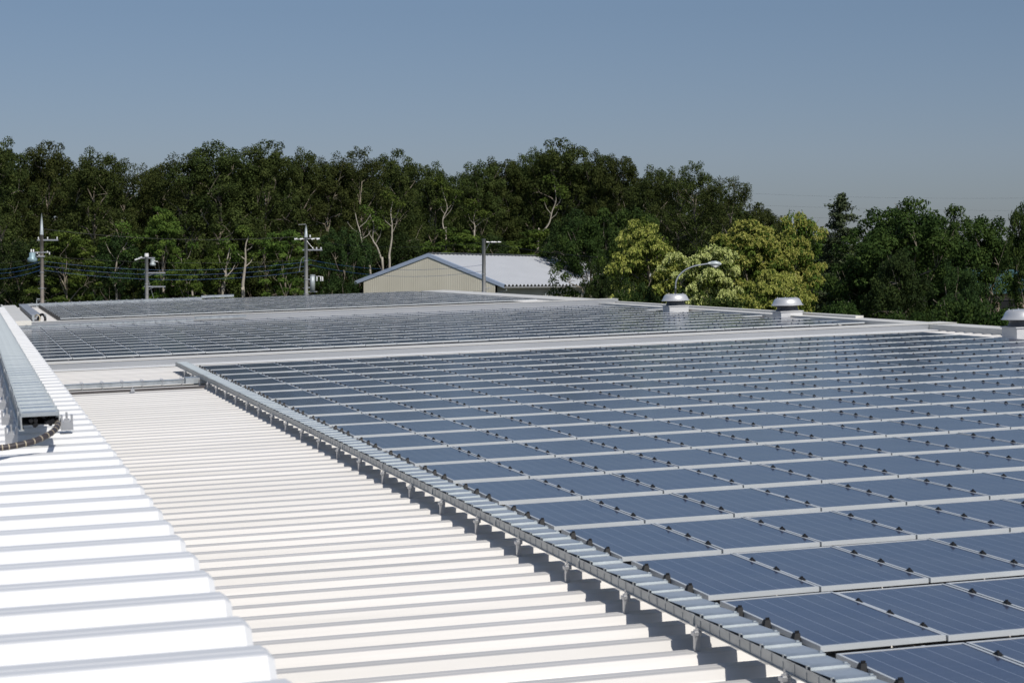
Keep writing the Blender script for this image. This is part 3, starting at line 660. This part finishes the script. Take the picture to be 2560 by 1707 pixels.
def blob_leaves(rng, blobs, per_area, flat=.6, up=.55, shell=.5):
    Cs, Ns, Ts = [], [], []
    for (c, r) in blobs:
        n = max(12, int(per_area*r*r)); d = rng.normal(size=(n, 3)); d /= np.linalg.norm(d, axis=1, keepdims=True)
        d[:, 2] = np.where((d[:, 2] < -.3) & (rng.random(n) < .4), -d[:, 2], d[:, 2])
        rad = r*(shell+(1-shell)*rng.random(n)**.6)*(1+.22*np.sin(3*d[:, 0]*2+c[0])*np.cos(4*d[:, 1]+c[1]))
        p = d*rad[:, None]*np.array([1, 1, flat])+np.array(c); Cs.append(p)
        Ns.append(d*.8+np.array([0, 0, up])+rng.normal(size=(n, 3))*.45); Ts.append(np.full(n, rng.uniform(.15, .75))+rng.normal(size=n)*.16)
    return np.concatenate(Cs), np.concatenate(Ns), np.concatenate(Ts)
def tree_proto(seed, H, cb, cr, nb, br, size, dens, leafm, barkm, flat=.7, lean=0, trunk_r=.28, shape='round', fill=.45, nlobe=15):
    """crown built lobe by lobe: big limbs carry lobes, every lobe carries many small leaf sprays"""
    rng = np.random.default_rng(seed); q = MB()
    tp = []; x = y = 0.
    for k in range(9):
        t = k/8; tp.append(Vector((x+lean*t*t, y, H*.88*t))); x += rng.normal()*.20; y += rng.normal()*.20
    q.tube(tp, [trunk_r*(1-.88*k/8) for k in range(9)], 7)
    def axis(z):
        i = min(7.999, max(0, (z/(H*.88))*8)); k = int(i); return tp[k].lerp(tp[k+1], i-k)
    def prof(t): return {'round': math.sqrt(max(.05, 1-((t-.42)/.60)**2)), 'dome': math.sqrt(max(.05, 1-((t-.22)/.80)**2))}[shape]
    hh = H-cb; lobes = []
    nl = nlobe
    for k in range(nl):
        t = (k+.5)/nl; t = t**.85*.86; a = k*2.4+rng.uniform(-.5, .5); rr = cr*prof(t)*rng.uniform(.38, .62)
        b = axis(cb+hh*t); c = np.array([b.x+rr*math.cos(a), b.y+rr*math.sin(a), cb+hh*t]); R = cr*.50*rng.uniform(.8, 1.2)*(1-.25*t); lobes.append((c, R))
        s = axis(max(1.0, c[2]-rng.uniform(1.2, 2.6))); cc = Vector(c); mid = s.lerp(cc, .5)+Vector((rng.normal()*.35, rng.normal()*.35, .2+rng.random()*.5))
        q.tube([s, mid, cc], [trunk_r*.42, trunk_r*.26, trunk_r*.10], 5, False)
        for _ in range(3):
            e = cc+Vector(np.clip(rng.normal(size=3), -1, 1)*R*.5); e.z += R*.35; q.tube([cc, cc.lerp(e, .5)+Vector((rng.normal()*.15, 0, .1)), e], [trunk_r*.12, trunk_r*.08, .012], 4, False)
    b = axis(H*.9); lobes += [(np.array([b.x+dx, b.y-dx, H-cr*.42-abs(dx)]), cr*.40) for dx in (0, cr*.28, -cr*.3)]
    blobs = []
    for k in range(nb):
        c, R = lobes[k % len(lobes)]; d = rng.normal(size=3); d /= np.linalg.norm(d); d[2] = d[2] if d[2] > -.3 else -d[2]
        p = c+d*R*np.array([1.05, 1.05, .9])*rng.uniform(fill, 1.0)**.6; p[2] = min(p[2], H-.3)
        blobs.append((tuple(p), br*rng.uniform(.6, 1.2)))
    C, N, T = blob_leaves(rng, blobs, dens, flat)
    tm = q.build('trunk', barkm, None, True); me = tm.data; bpy.data.objects.remove(tm)
    return me, leaves_mesh('crown', C, N, size, T, leafm, rng=rng), blobs, H, cr
def place_tree(pr, x, ytop, D, lab, wscale=None, rot=None, name='broadleaf_tree', cat='tree', group=None, hadd=0, extra=None):
    tm, cm, _, H, cr = pr[:5]; top = P(x, ytop, D); s = (top.z)/H
    ws = (wscale*D/5071.3/2)/cr if wscale else s
    r = empty(name, Matrix.Translation((top.x, D, 0)) @ Matrix.Rotation(rot if rot is not None else random.uniform(0, 6.28), 4, 'Z') @ Matrix.Diagonal((ws, ws, s, 1)), lab, cat, group)
    for nm_, me in [('trunk', tm), ('crown', cm)]+([('blossom', extra)] if extra else []):
        o = bpy.data.objects.new(nm_, me); COL.objects.link(o); o.parent = r
    return r
random.seed(11)
FA = [tree_proto(100+i, 22, 6.8, 4.9, 330, .62, .095, 330, M_LEAF, M_BARK, .8, trunk_r=.24, nlobe=17) for i in range(5)]
FS = [tree_proto(130+i, 22, 8.5, 4.5, 230, .60, .085, 250, M_LEAF, M_BARK, .8, trunk_r=.20, nlobe=15) for i in range(2)]       # airy
FU = [tree_proto(150+i, 12, 2.5, 3.0, 150, .50, .09, 400, M_LEAFB, M_BARK, .4, trunk_r=.12, nlobe=13) for i in range(2)]      # layered understorey
FD = [tree_proto(170+i, 13, 2.0, 4.2, 300, .52, .085, 400, M_LEAFD, M_BARK, .8, trunk_r=.2, shape='dome', nlobe=16) for i in range(2)]
LF = [tree_proto(180+i, 22, 6.0, 4.9, 120, 1.0, .19, 75, M_LEAF, M_BARK, .8) for i in range(3)]                      # coarse ones for the deep rows
LD = [tree_proto(190+i, 13, 1.0, 4.2, 90, 1.0, .19, 75, M_LEAF, M_BARK, .8, shape='dome') for i in range(2)]
edge = [  # x, ytop, width px, D, prototype, label
 (10, 330, 190, 184, FA[0], 'dark tall tree on the far left picture edge, tallest of the left woods'),
 (118, 352, 200, 187, FA[1], 'dense tree rising above the brown transformer pole'),
 (222, 366, 200, 182, FA[2], 'broad dark tree between the brown pole and the short pole'),
 (300, 392, 150, 188, FS[0], 'thin grey-green crown left of the notch in the treeline'),
 (392, 405, 170, 190, FA[3], 'lower tree just right of the notch in the treeline'),
 (465, 372, 200, 185, FS[1], 'airy crown with pale limbs above the short pole, right side'),
 (562, 342, 250, 183, FA[0], 'broadest domed tree on the left half of the treeline'),
 (668, 350, 210, 186, FA[1], 'rounded tree joining the dome left of the drum pole'),
 (748, 366, 150, 189, FA[2], 'narrow tree standing right behind the drum pole'),
 (838, 384, 170, 190, FA[3], 'leafy tree between the drum pole and the gable'),
 (918, 362, 170, 192, FS[0], 'sparse-topped tree above the left end of the storehouse'),
 (1000, 372, 170, 195, FA[1], 'dense crown directly above the gable slope'),
 (1092, 402, 160, 200, FA[2], 'lower crown in the dip above the storehouse peak'),
 (1172, 394, 170, 203, FA[0], 'tree behind the storehouse left of the slim pole'),
 (1258, 382, 170, 205, FA[3], 'tree behind the storehouse just right of the slim pole'),
 (1335, 366, 150, 207, FA[2], 'tree at the left shoulder of the highest clump'),
 (1402, 344, 210, 205, FA[1], 'highest dark tree above the storehouse roof'),
 (1478, 366, 170, 203, FA[0], 'dark tree at the right shoulder of the highest clump'),
 (1553, 374, 150, 200, FA[3], 'upright dark tree before the treeline steps down'),
 (1622, 410, 150, 196, FA[2], 'rounded tree above the yellow chestnut trees'),
 (1700, 418, 160, 190, FS[1], 'feathery olive tree left of the tallest feathery one'),
 (1752, 398, 160, 188, FS[0], 'tallest feathery tree with sky showing through its top'),
 (1825, 432, 170, 185, FS[1], 'feathery tree sloping down at the right end of the woods'),
 (1900, 505, 160, 170, FA[1], 'dark green tree behind the right chestnut crown'),
]
for x, y, w, D, pr, lab in edge: place_tree(pr, x, y, D, lab, wscale=w*1.12, group='tall trees of the woods behind the factory')
under = [(60, 590, 200, 172, FD[0], 'low dark bushy tree at the left edge below the wires'), (170, 560, 170, 170, FU[1], 'layered young tree right of the brown pole'),
 (290, 580, 180, 173, FD[1], 'dark low tree behind the short pole, left side'), (407, 505, 120, 168, FU[0], 'bright layered young tree behind the two bare crossarms'),
 (455, 640, 110, 166, FU[1], 'small bright sapling right of the short pole'), (545, 600, 140, 171, FU[0], 'low leafy tree between the two pale trunks'),
 (690, 560, 150, 165, FU[1], 'bright green layered tree left of the drum pole'), (850, 560, 160, 176, FD[0], 'dark low tree right of the drum pole'),
 (1000, 570, 190, 192, FD[1], 'bushy low tree peeping over the gable slope'), (1120, 560, 180, 196, FU[0], 'bright low tree over the storehouse ridge'),
 (1240, 580, 180, 196, FD[0], 'low bushy tree over the ridge right of the slim pole'), (1340, 560, 190, 194, FU[1], 'leafy low tree over the middle of the storehouse roof'),
 (1430, 520, 200, 188, FD[1], 'green bushy tree over the right part of the storehouse roof')]
for x, y, w, D, pr, lab in under: place_tree(pr, x, y, D, lab, wscale=w*1.15, name='young_tree', group='low trees at the foot of the woods')
# deep rows of the wood: one mass
def merged(name, places, label):
    vs, ts = [], []
    for pr, x, ytop, D, w in places:
        tm, cm, _, H, cr = pr[:5]; n = len(cm.vertices); co = np.empty(n*3); cm.vertices.foreach_get('co', co); co = co.reshape(-1, 3)
        t = np.empty(len(cm.polygons), np.float32); cm.attributes['tint'].data.foreach_get('value', t)
        top = P(x, ytop, D); s = top.z/H; ws = (w*D/5071.3/2)/cr; a = random.uniform(0, 6.28); R_ = np.array([[math.cos(a), -math.sin(a), 0], [math.sin(a), math.cos(a), 0], [0, 0, 1]])
        vs.append((co*np.array([ws, ws, s]))@R_.T+np.array([top.x, D, 0])); ts.append(t)
    V = np.concatenate(vs); T = np.concatenate(ts); n = len(T)
    me = bpy.data.meshes.new(name); me.vertices.add(4*n); me.vertices.foreach_set('co', V.ravel()); me.loops.add(4*n); me.loops.foreach_set('vertex_index', np.arange(4*n)); me.polygons.add(n)
    me.polygons.foreach_set('loop_start', np.arange(0, 4*n, 4)); me.polygons.foreach_set('loop_total', np.full(n, 4)); me.update(calc_edges=True); me.materials.append(M_LEAF)
    at = me.attributes.new('tint', 'FLOAT', 'FACE'); at.data.foreach_set('value', T)
    o = bpy.data.objects.new(name, me); COL.objects.link(o); return tag(o, label, 'woods', kind='stuff')
pl_ = []
for row, D in enumerate((200, 214, 228, 242)):
    for k in range(17):
        x = -60+k*122+(row % 2)*60+random.uniform(-20, 20)
        ys = np.interp(x, [0, 120, 220, 330, 440, 560, 740, 950, 1100, 1300, 1400, 1560, 1640, 1750, 1850, 1960], [335, 352, 372, 425, 385, 350, 372, 372, 412, 385, 352, 382, 425, 420, 455, 520])
        pl_.append((random.choice(LF), x, ys+18+random.uniform(0, 45)+row*4, D+(14 if x > 900 else 0), random.uniform(150, 200)))
        if row < 3: pl_.append((LD[row % 2], x+60, 560+random.uniform(-20, 60), D+(8 if x > 900 else -4), 200))
for k in range(9): pl_.append((LD[k % 2], 1950+k*90, 585+random.uniform(-20, 25), 165, 200)); pl_.append((LD[k % 2], 1980+k*90, 640+random.uniform(-10, 25), 158, 200))
merged('woodland', pl_, 'dark interior of the woods seen between the front trees')

# slender pale trunks at the wood's edge
def pale_trunk(pts, D, r0, lab, twigs=5, leaf=True, seed=0):
    rg = np.random.default_rng(seed); P0 = P(*pts[0], D); base = Vector((P0.x+(P0.x-P(*pts[1], D).x)*.8, D, 0))
    r = empty('slender_tree', Matrix.Translation(base), lab, 'tree', 'pale-trunked slender trees at the edge of the woods')
    V = [Vector((0, 0, 0))]+[P(x, y, D)-base for x, y in pts]; c = catmull(V, 5); q = MB(); n = len(c)
    q.tube(c, [r0*(1-.78*k/(n-1)) for k in range(n)], 7)
    ends = []
    for k in range(min(3, twigs)):
        i = int(n*(.55+.4*k/twigs)); a = c[i]; s = -1 if k % 2 else 1; b_ = a+Vector((s*rg.uniform(.4, 1.2), rg.uniform(-.5, .5), rg.uniform(.6, 1.7))); q.tube([a, a.lerp(b_, .5)+Vector((s*.12, 0, -.05)), b_], [r0*.32, r0*.2, .015], 5, False); ends.append(b_)
    q.build('trunk', M_PALEB, r, True)
    if leaf:
        bl = [((e.x, e.y, e.z+.1), rg.uniform(.4, .8)) for e in ends+[c[-1], c[-1]+Vector((.5, 0, -.6)), c[-1]+Vector((-.5, .3, .4))]]
        C, N, T = blob_leaves(rg, bl, 330, .6); o = bpy.data.objects.new('crown', leaves_mesh('crown', C, N, .10, T, M_LEAFB, rng=rg)); COL.objects.link(o); o.parent = r
pale_trunk([(926, 688), (918, 650), (906, 612), (900, 580), (893, 556), (888, 532)], 178, .12, 'leaning bare pale trunk beside the lower gable eave', 5, False, 1)
pale_trunk([(957, 674), (952, 645), (943, 618), (932, 598), (934, 560), (922, 535)], 180, .12, 'forked pale trunk behind the gable slope, middle of three', 5, True, 2)
pale_trunk([(974, 671), (973, 640), (979, 600), (980, 560), (977, 530), (983, 500)], 181, .13, 'straight pale trunk behind the gable slope, rightmost of three', 6, True, 3)
pale_trunk([(1115, 599), (1112, 580), (1107, 562), (1108, 545), (1118, 520), (1110, 490), (1103, 465)], 198, .10, 'crooked pale trunk over the storehouse peak', 6, True, 4)
pale_trunk([(1186, 606), (1186, 585), (1187, 565), (1184, 550), (1190, 520)], 199, .11, 'pale forked trunk just left of the slim pole top', 5, True, 5)
pale_trunk([(1345, 600), (1352, 585), (1372, 560), (1380, 530), (1390, 500), (1386, 460)], 200, .12, 'slanting pale trunk over the middle of the white roof', 6, True, 6)
pale_trunk([(556, 745), (560, 715), (564, 690), (566, 660), (575, 620)], 170, .19, 'thick pale trunk left of centre in the dark woods', 4, True, 7)
pale_trunk([(608, 745), (607, 715), (611, 680), (614, 650), (614, 615), (622, 590)], 170, .18, 'pale trunk right of the thick one, before the drum pole', 4, True, 8)
pale_trunk([(292, 745), (289, 725), (285, 700), (290, 670), (296, 640), (318, 605), (320, 580)], 172, .13, 'crooked trunk left of the short pole', 4, True, 9)
pale_trunk([(408, 660), (406, 640), (405, 620), (404, 600), (403, 575)], 169, .11, 'short pale trunk right behind the short pole', 3, True, 10)
pale_trunk([(482, 742), (472, 715), (460, 690), (456, 670), (452, 640)], 169, .10, 'leaning thin trunk right of the two crossarms', 3, True, 12)

# right-hand group: chestnuts in flower, dark trees, conifer
def blossom_mesh(seed, blobs, m, n_per, frac, L=.19):
    rng = np.random.default_rng(seed); Cs, Ns = [], []
    me = MB(); V = []; F = []; T = []
    for (c, r) in blobs:
        if rng.random() > frac: continue
        for k in range(n_per):
            d = rng.normal(size=3); d[2] = abs(d[2])*.9+.1; d /= np.linalg.norm(d); p = np.array(c)+d*r*np.array([1, 1, .62])*rng.uniform(.9, 1.06)
            for j in range(6):        # a tuft of catkins
                e = d*.5+rng.normal(size=3)*.6; e /= np.linalg.norm(e); s = np.cross(e, rng.normal(size=3)); s /= np.linalg.norm(s); l = L*rng.uniform(.6, 1.1); w = .024
                a = p; b_ = p+e*l*.6; c_ = b_+(e*.5+np.array([0, 0, -.5]))*l*.5; i = len(V); V += [a-s*w, a+s*w, b_+s*w*1.3, b_-s*w*1.3, c_+s*w*.6, c_-s*w*.6]; F += [(i, i+1, i+2, i+3), (i+3, i+2, i+4, i+5)]; t = rng.random(); T += [t, t]
    me = bpy.data.meshes.new('blossom'); me.from_pydata([tuple(v) for v in V], [], F); me.materials.append(m); at = me.attributes.new('tint', 'FLOAT', 'FACE'); at.data.foreach_set('value', np.array(T, np.float32)); return me
CH = [tree_proto(200+i, 12.5, 1.0, 4.2, 300, .50, .085, 420, M_LEAFC, M_BARK, .8, trunk_r=.2, shape='dome', nlobe=18) for i in range(3)]
BL = [blossom_mesh(300+i, CH[i][2], (M_CATKIN, M_CATPALE, M_CATKIN)[i], (32, 46, 36)[i], (.78, .92, .85)[i]) for i in range(3)]
gR = 'trees on the right beyond the roof edge'
place_tree(CH[0], 1650, 541, 112, 'yellow-flowering chestnut tree beside the storehouse, left of the street lamp', wscale=270, name='chestnut_tree', group=gR, extra=BL[0])
place_tree(CH[1], 1765, 608, 104, 'palest cream-flowering chestnut tree, low behind the street lamp arm', wscale=260, name='chestnut_tree', group=gR, extra=BL[1])
place_tree(CH[2], 1870, 535, 110, 'largest yellow-flowering chestnut tree right of the street lamp', wscale=320, name='chestnut_tree', group=gR, extra=BL[2])
place_tree(CH[0], 1965, 521, 113, 'yellow-flowering chestnut tree left of the conifer', wscale=230, rot=2.2, name='chestnut_tree', group=gR, extra=BL[0])
place_tree(CH[2], 1930, 660, 98, 'low chestnut tree with fewer flowers over the second ventilator', wscale=250, rot=4.2, name='chestnut_tree', group=gR, extra=BL[2])
DK = [tree_proto(220+i, 13, 1.0, 4.6, 320, .55, .085, 420, M_LEAFD, M_BARK, .7, trunk_r=.22, shape='dome', nlobe=18) for i in range(2)]
DG = [tree_proto(240+i, 13, 1.2, 4.4, 320, .55, .085, 420, M_LEAFG, M_BARK, .6, trunk_r=.22, shape='dome', nlobe=18) for i in range(2)]
place_tree(DK[0], 1512, 640, 118, 'dark small-leaved tree hiding the right end of the storehouse', wscale=150, group=gR)
place_tree(DG[0], 1470, 520, 150, 'bluish green tree behind the right end of the storehouse', wscale=230, group=gR)
place_tree(DG[1], 1570, 505, 140, 'green tree between the woods and the first chestnut', wscale=210, group=gR)
place_tree(DK[1], 1610, 690, 106, 'dark leafy bush-like tree low before the first chestnut', wscale=160, group=gR)
place_tree(DG[0], 1735, 640, 118, 'dark green tree between the two chestnut crowns', wscale=150, group=gR)
place_tree(DG[1], 2215, 500, 104, 'large dark green tree left half of the big right clump', wscale=360, group=gR)
place_tree(DG[0], 2345, 494, 100, 'large dark green tree forming the top of the big right clump', wscale=380, group=gR)
place_tree(DG[1], 2475, 522, 104, 'dark green tree at the right shoulder of the big clump', wscale=270, rot=1., group=gR)
place_tree(DG[0], 2405, 512, 108, 'dark green tree filling the dip in the big right clump', wscale=260, rot=3.3, group=gR)
place_tree(DG[0], 2150, 610, 102, 'dark green tree below the conifer', wscale=260, rot=2., group=gR)
place_tree(DK[0], 2270, 620, 92, 'dark low tree in the middle of the big right clump', wscale=260, group=gR)
place_tree(DK[1], 2420, 650, 90, 'dark low tree at the right before the teal building', wscale=170, group=gR)
place_tree(DG[1], 2575, 486, 96, 'green tree cut off by the right picture edge', wscale=150, rot=.4, group=gR)
BU = [tree_proto(260, 9, 2.5, 2.6, 240, .42, .07, 480, M_LEAFG, M_BARK, .7, trunk_r=.10, shape='dome', nlobe=14)]
for x, y, w, D, lab in ((2095, 746, 170, 84, 'small leafy green tree low right of the second ventilator'), (2400, 742, 260, 78, 'broad small tree low at the right above the roof capping'), (2500, 765, 200, 76, 'small green tree beside the shaded ventilator'), (2250, 770, 200, 82, 'small dark tree between the two small right ones'), (1560, 720, 120, 100, 'small green tree at the left foot of the chestnut trees'), (1800, 735, 180, 96, 'small tree at the foot of the chestnuts between the ventilators')):
    place_tree(BU[0], x, y, D, lab, wscale=w, name='small_tree', cat='tree', group='small trees along the right roof edge')
# conifer
rng = np.random.default_rng(77); q = MB(); Hc = 16.; q.tube([(0, 0, 0), (0, 0, Hc*.98)], [.22, .02], 7); Cs, Ns = [], []
z = 2.5
while z < Hc-.2:
    rr = 3.7*(1-z/Hc)**.66+.10; a = rng.uniform(0, 6.28); L_ = rr*rng.uniform(.55, 1.2); dz = rng.uniform(-.05, .30)*L_
    tip = Vector((L_*math.cos(a), L_*math.sin(a), z+dz)); q.tube([(0, 0, z), tip], [.03, .01], 4, False)
    for t in np.linspace(.12, 1, max(5, int(L_*9))):
        m_ = 14; p = np.array([L_*t*math.cos(a), L_*t*math.sin(a), z+dz*t-.05]); w_ = .10+.22*(1-abs(t-.5))*min(1, L_); Cs.append(p+rng.normal(size=(m_, 3))*np.array([w_, w_, .08])); Ns.append(rng.normal(size=(m_, 3))*.6+np.array([0, 0, .8]))
    z += rng.uniform(.05, .15)
tp = P(2101, 480, 150); s_ = tp.z/Hc
r = empty('conifer_tree', Matrix.Translation((tp.x, 150, 0)) @ Matrix.Diagonal((s_, s_, s_, 1)), 'lone pointed conifer against the sky at the right', 'tree')
q.build('trunk', M_BARK, r); C = np.concatenate(Cs); o = bpy.data.objects.new('crown', leaves_mesh('crown', C, np.concatenate(Ns), .15, rng.random(len(C)), M_NEEDLE, .4, rng=rng)); COL.objects.link(o); o.parent = r

# small teal-roofed building glimpsed through the right trees
pb = P(2530, 720, 145)
h = empty('teal_roofed_building', Matrix.Translation((pb.x, 145, 0)) @ Matrix.Rotation(.35, 4, 'Z'), 'brown-walled building with a teal roof glimpsed through the right trees', 'building')
zt = P(2530, 705, 145).z
q = MB(); q.box(-1.8, 6, 0, 8, 0, zt-.6); q.build('wall', mat('brown_wall', (.30, .22, .18), .7, 0, .3, ((.4, .4, .4), (.36, .27, .22), .3)), h)
q = MB()
q.quad((-2.3, -.6, zt-.7), (6.5, -.6, zt-.7), (6.5, 4, zt+.9), (-2.3, 4, zt+.9)); q.quad((6.5, 8.6, zt-.7), (-2.3, 8.6, zt-.7), (-2.3, 4, zt+.9), (6.5, 4, zt+.9))
q.quad((-2.3, -.6, zt-.82), (-2.3, -.6, zt-.7), (6.5, -.6, zt-.7), (6.5, -.6, zt-.82)); q.build('roof', mat('teal_roof', (.04, .085, .085), .5, 0, .4, ((1, 1, 1), (.05, .11, .11), .3)), h)
MB().box(-1, .4, -.03, .0, zt-2.6, zt-1.3).build('window', M_BLACK, h); MB().box(2, 3.4, -.03, .0, zt-2.6, zt-1.3).build('window', M_BLACK, h)
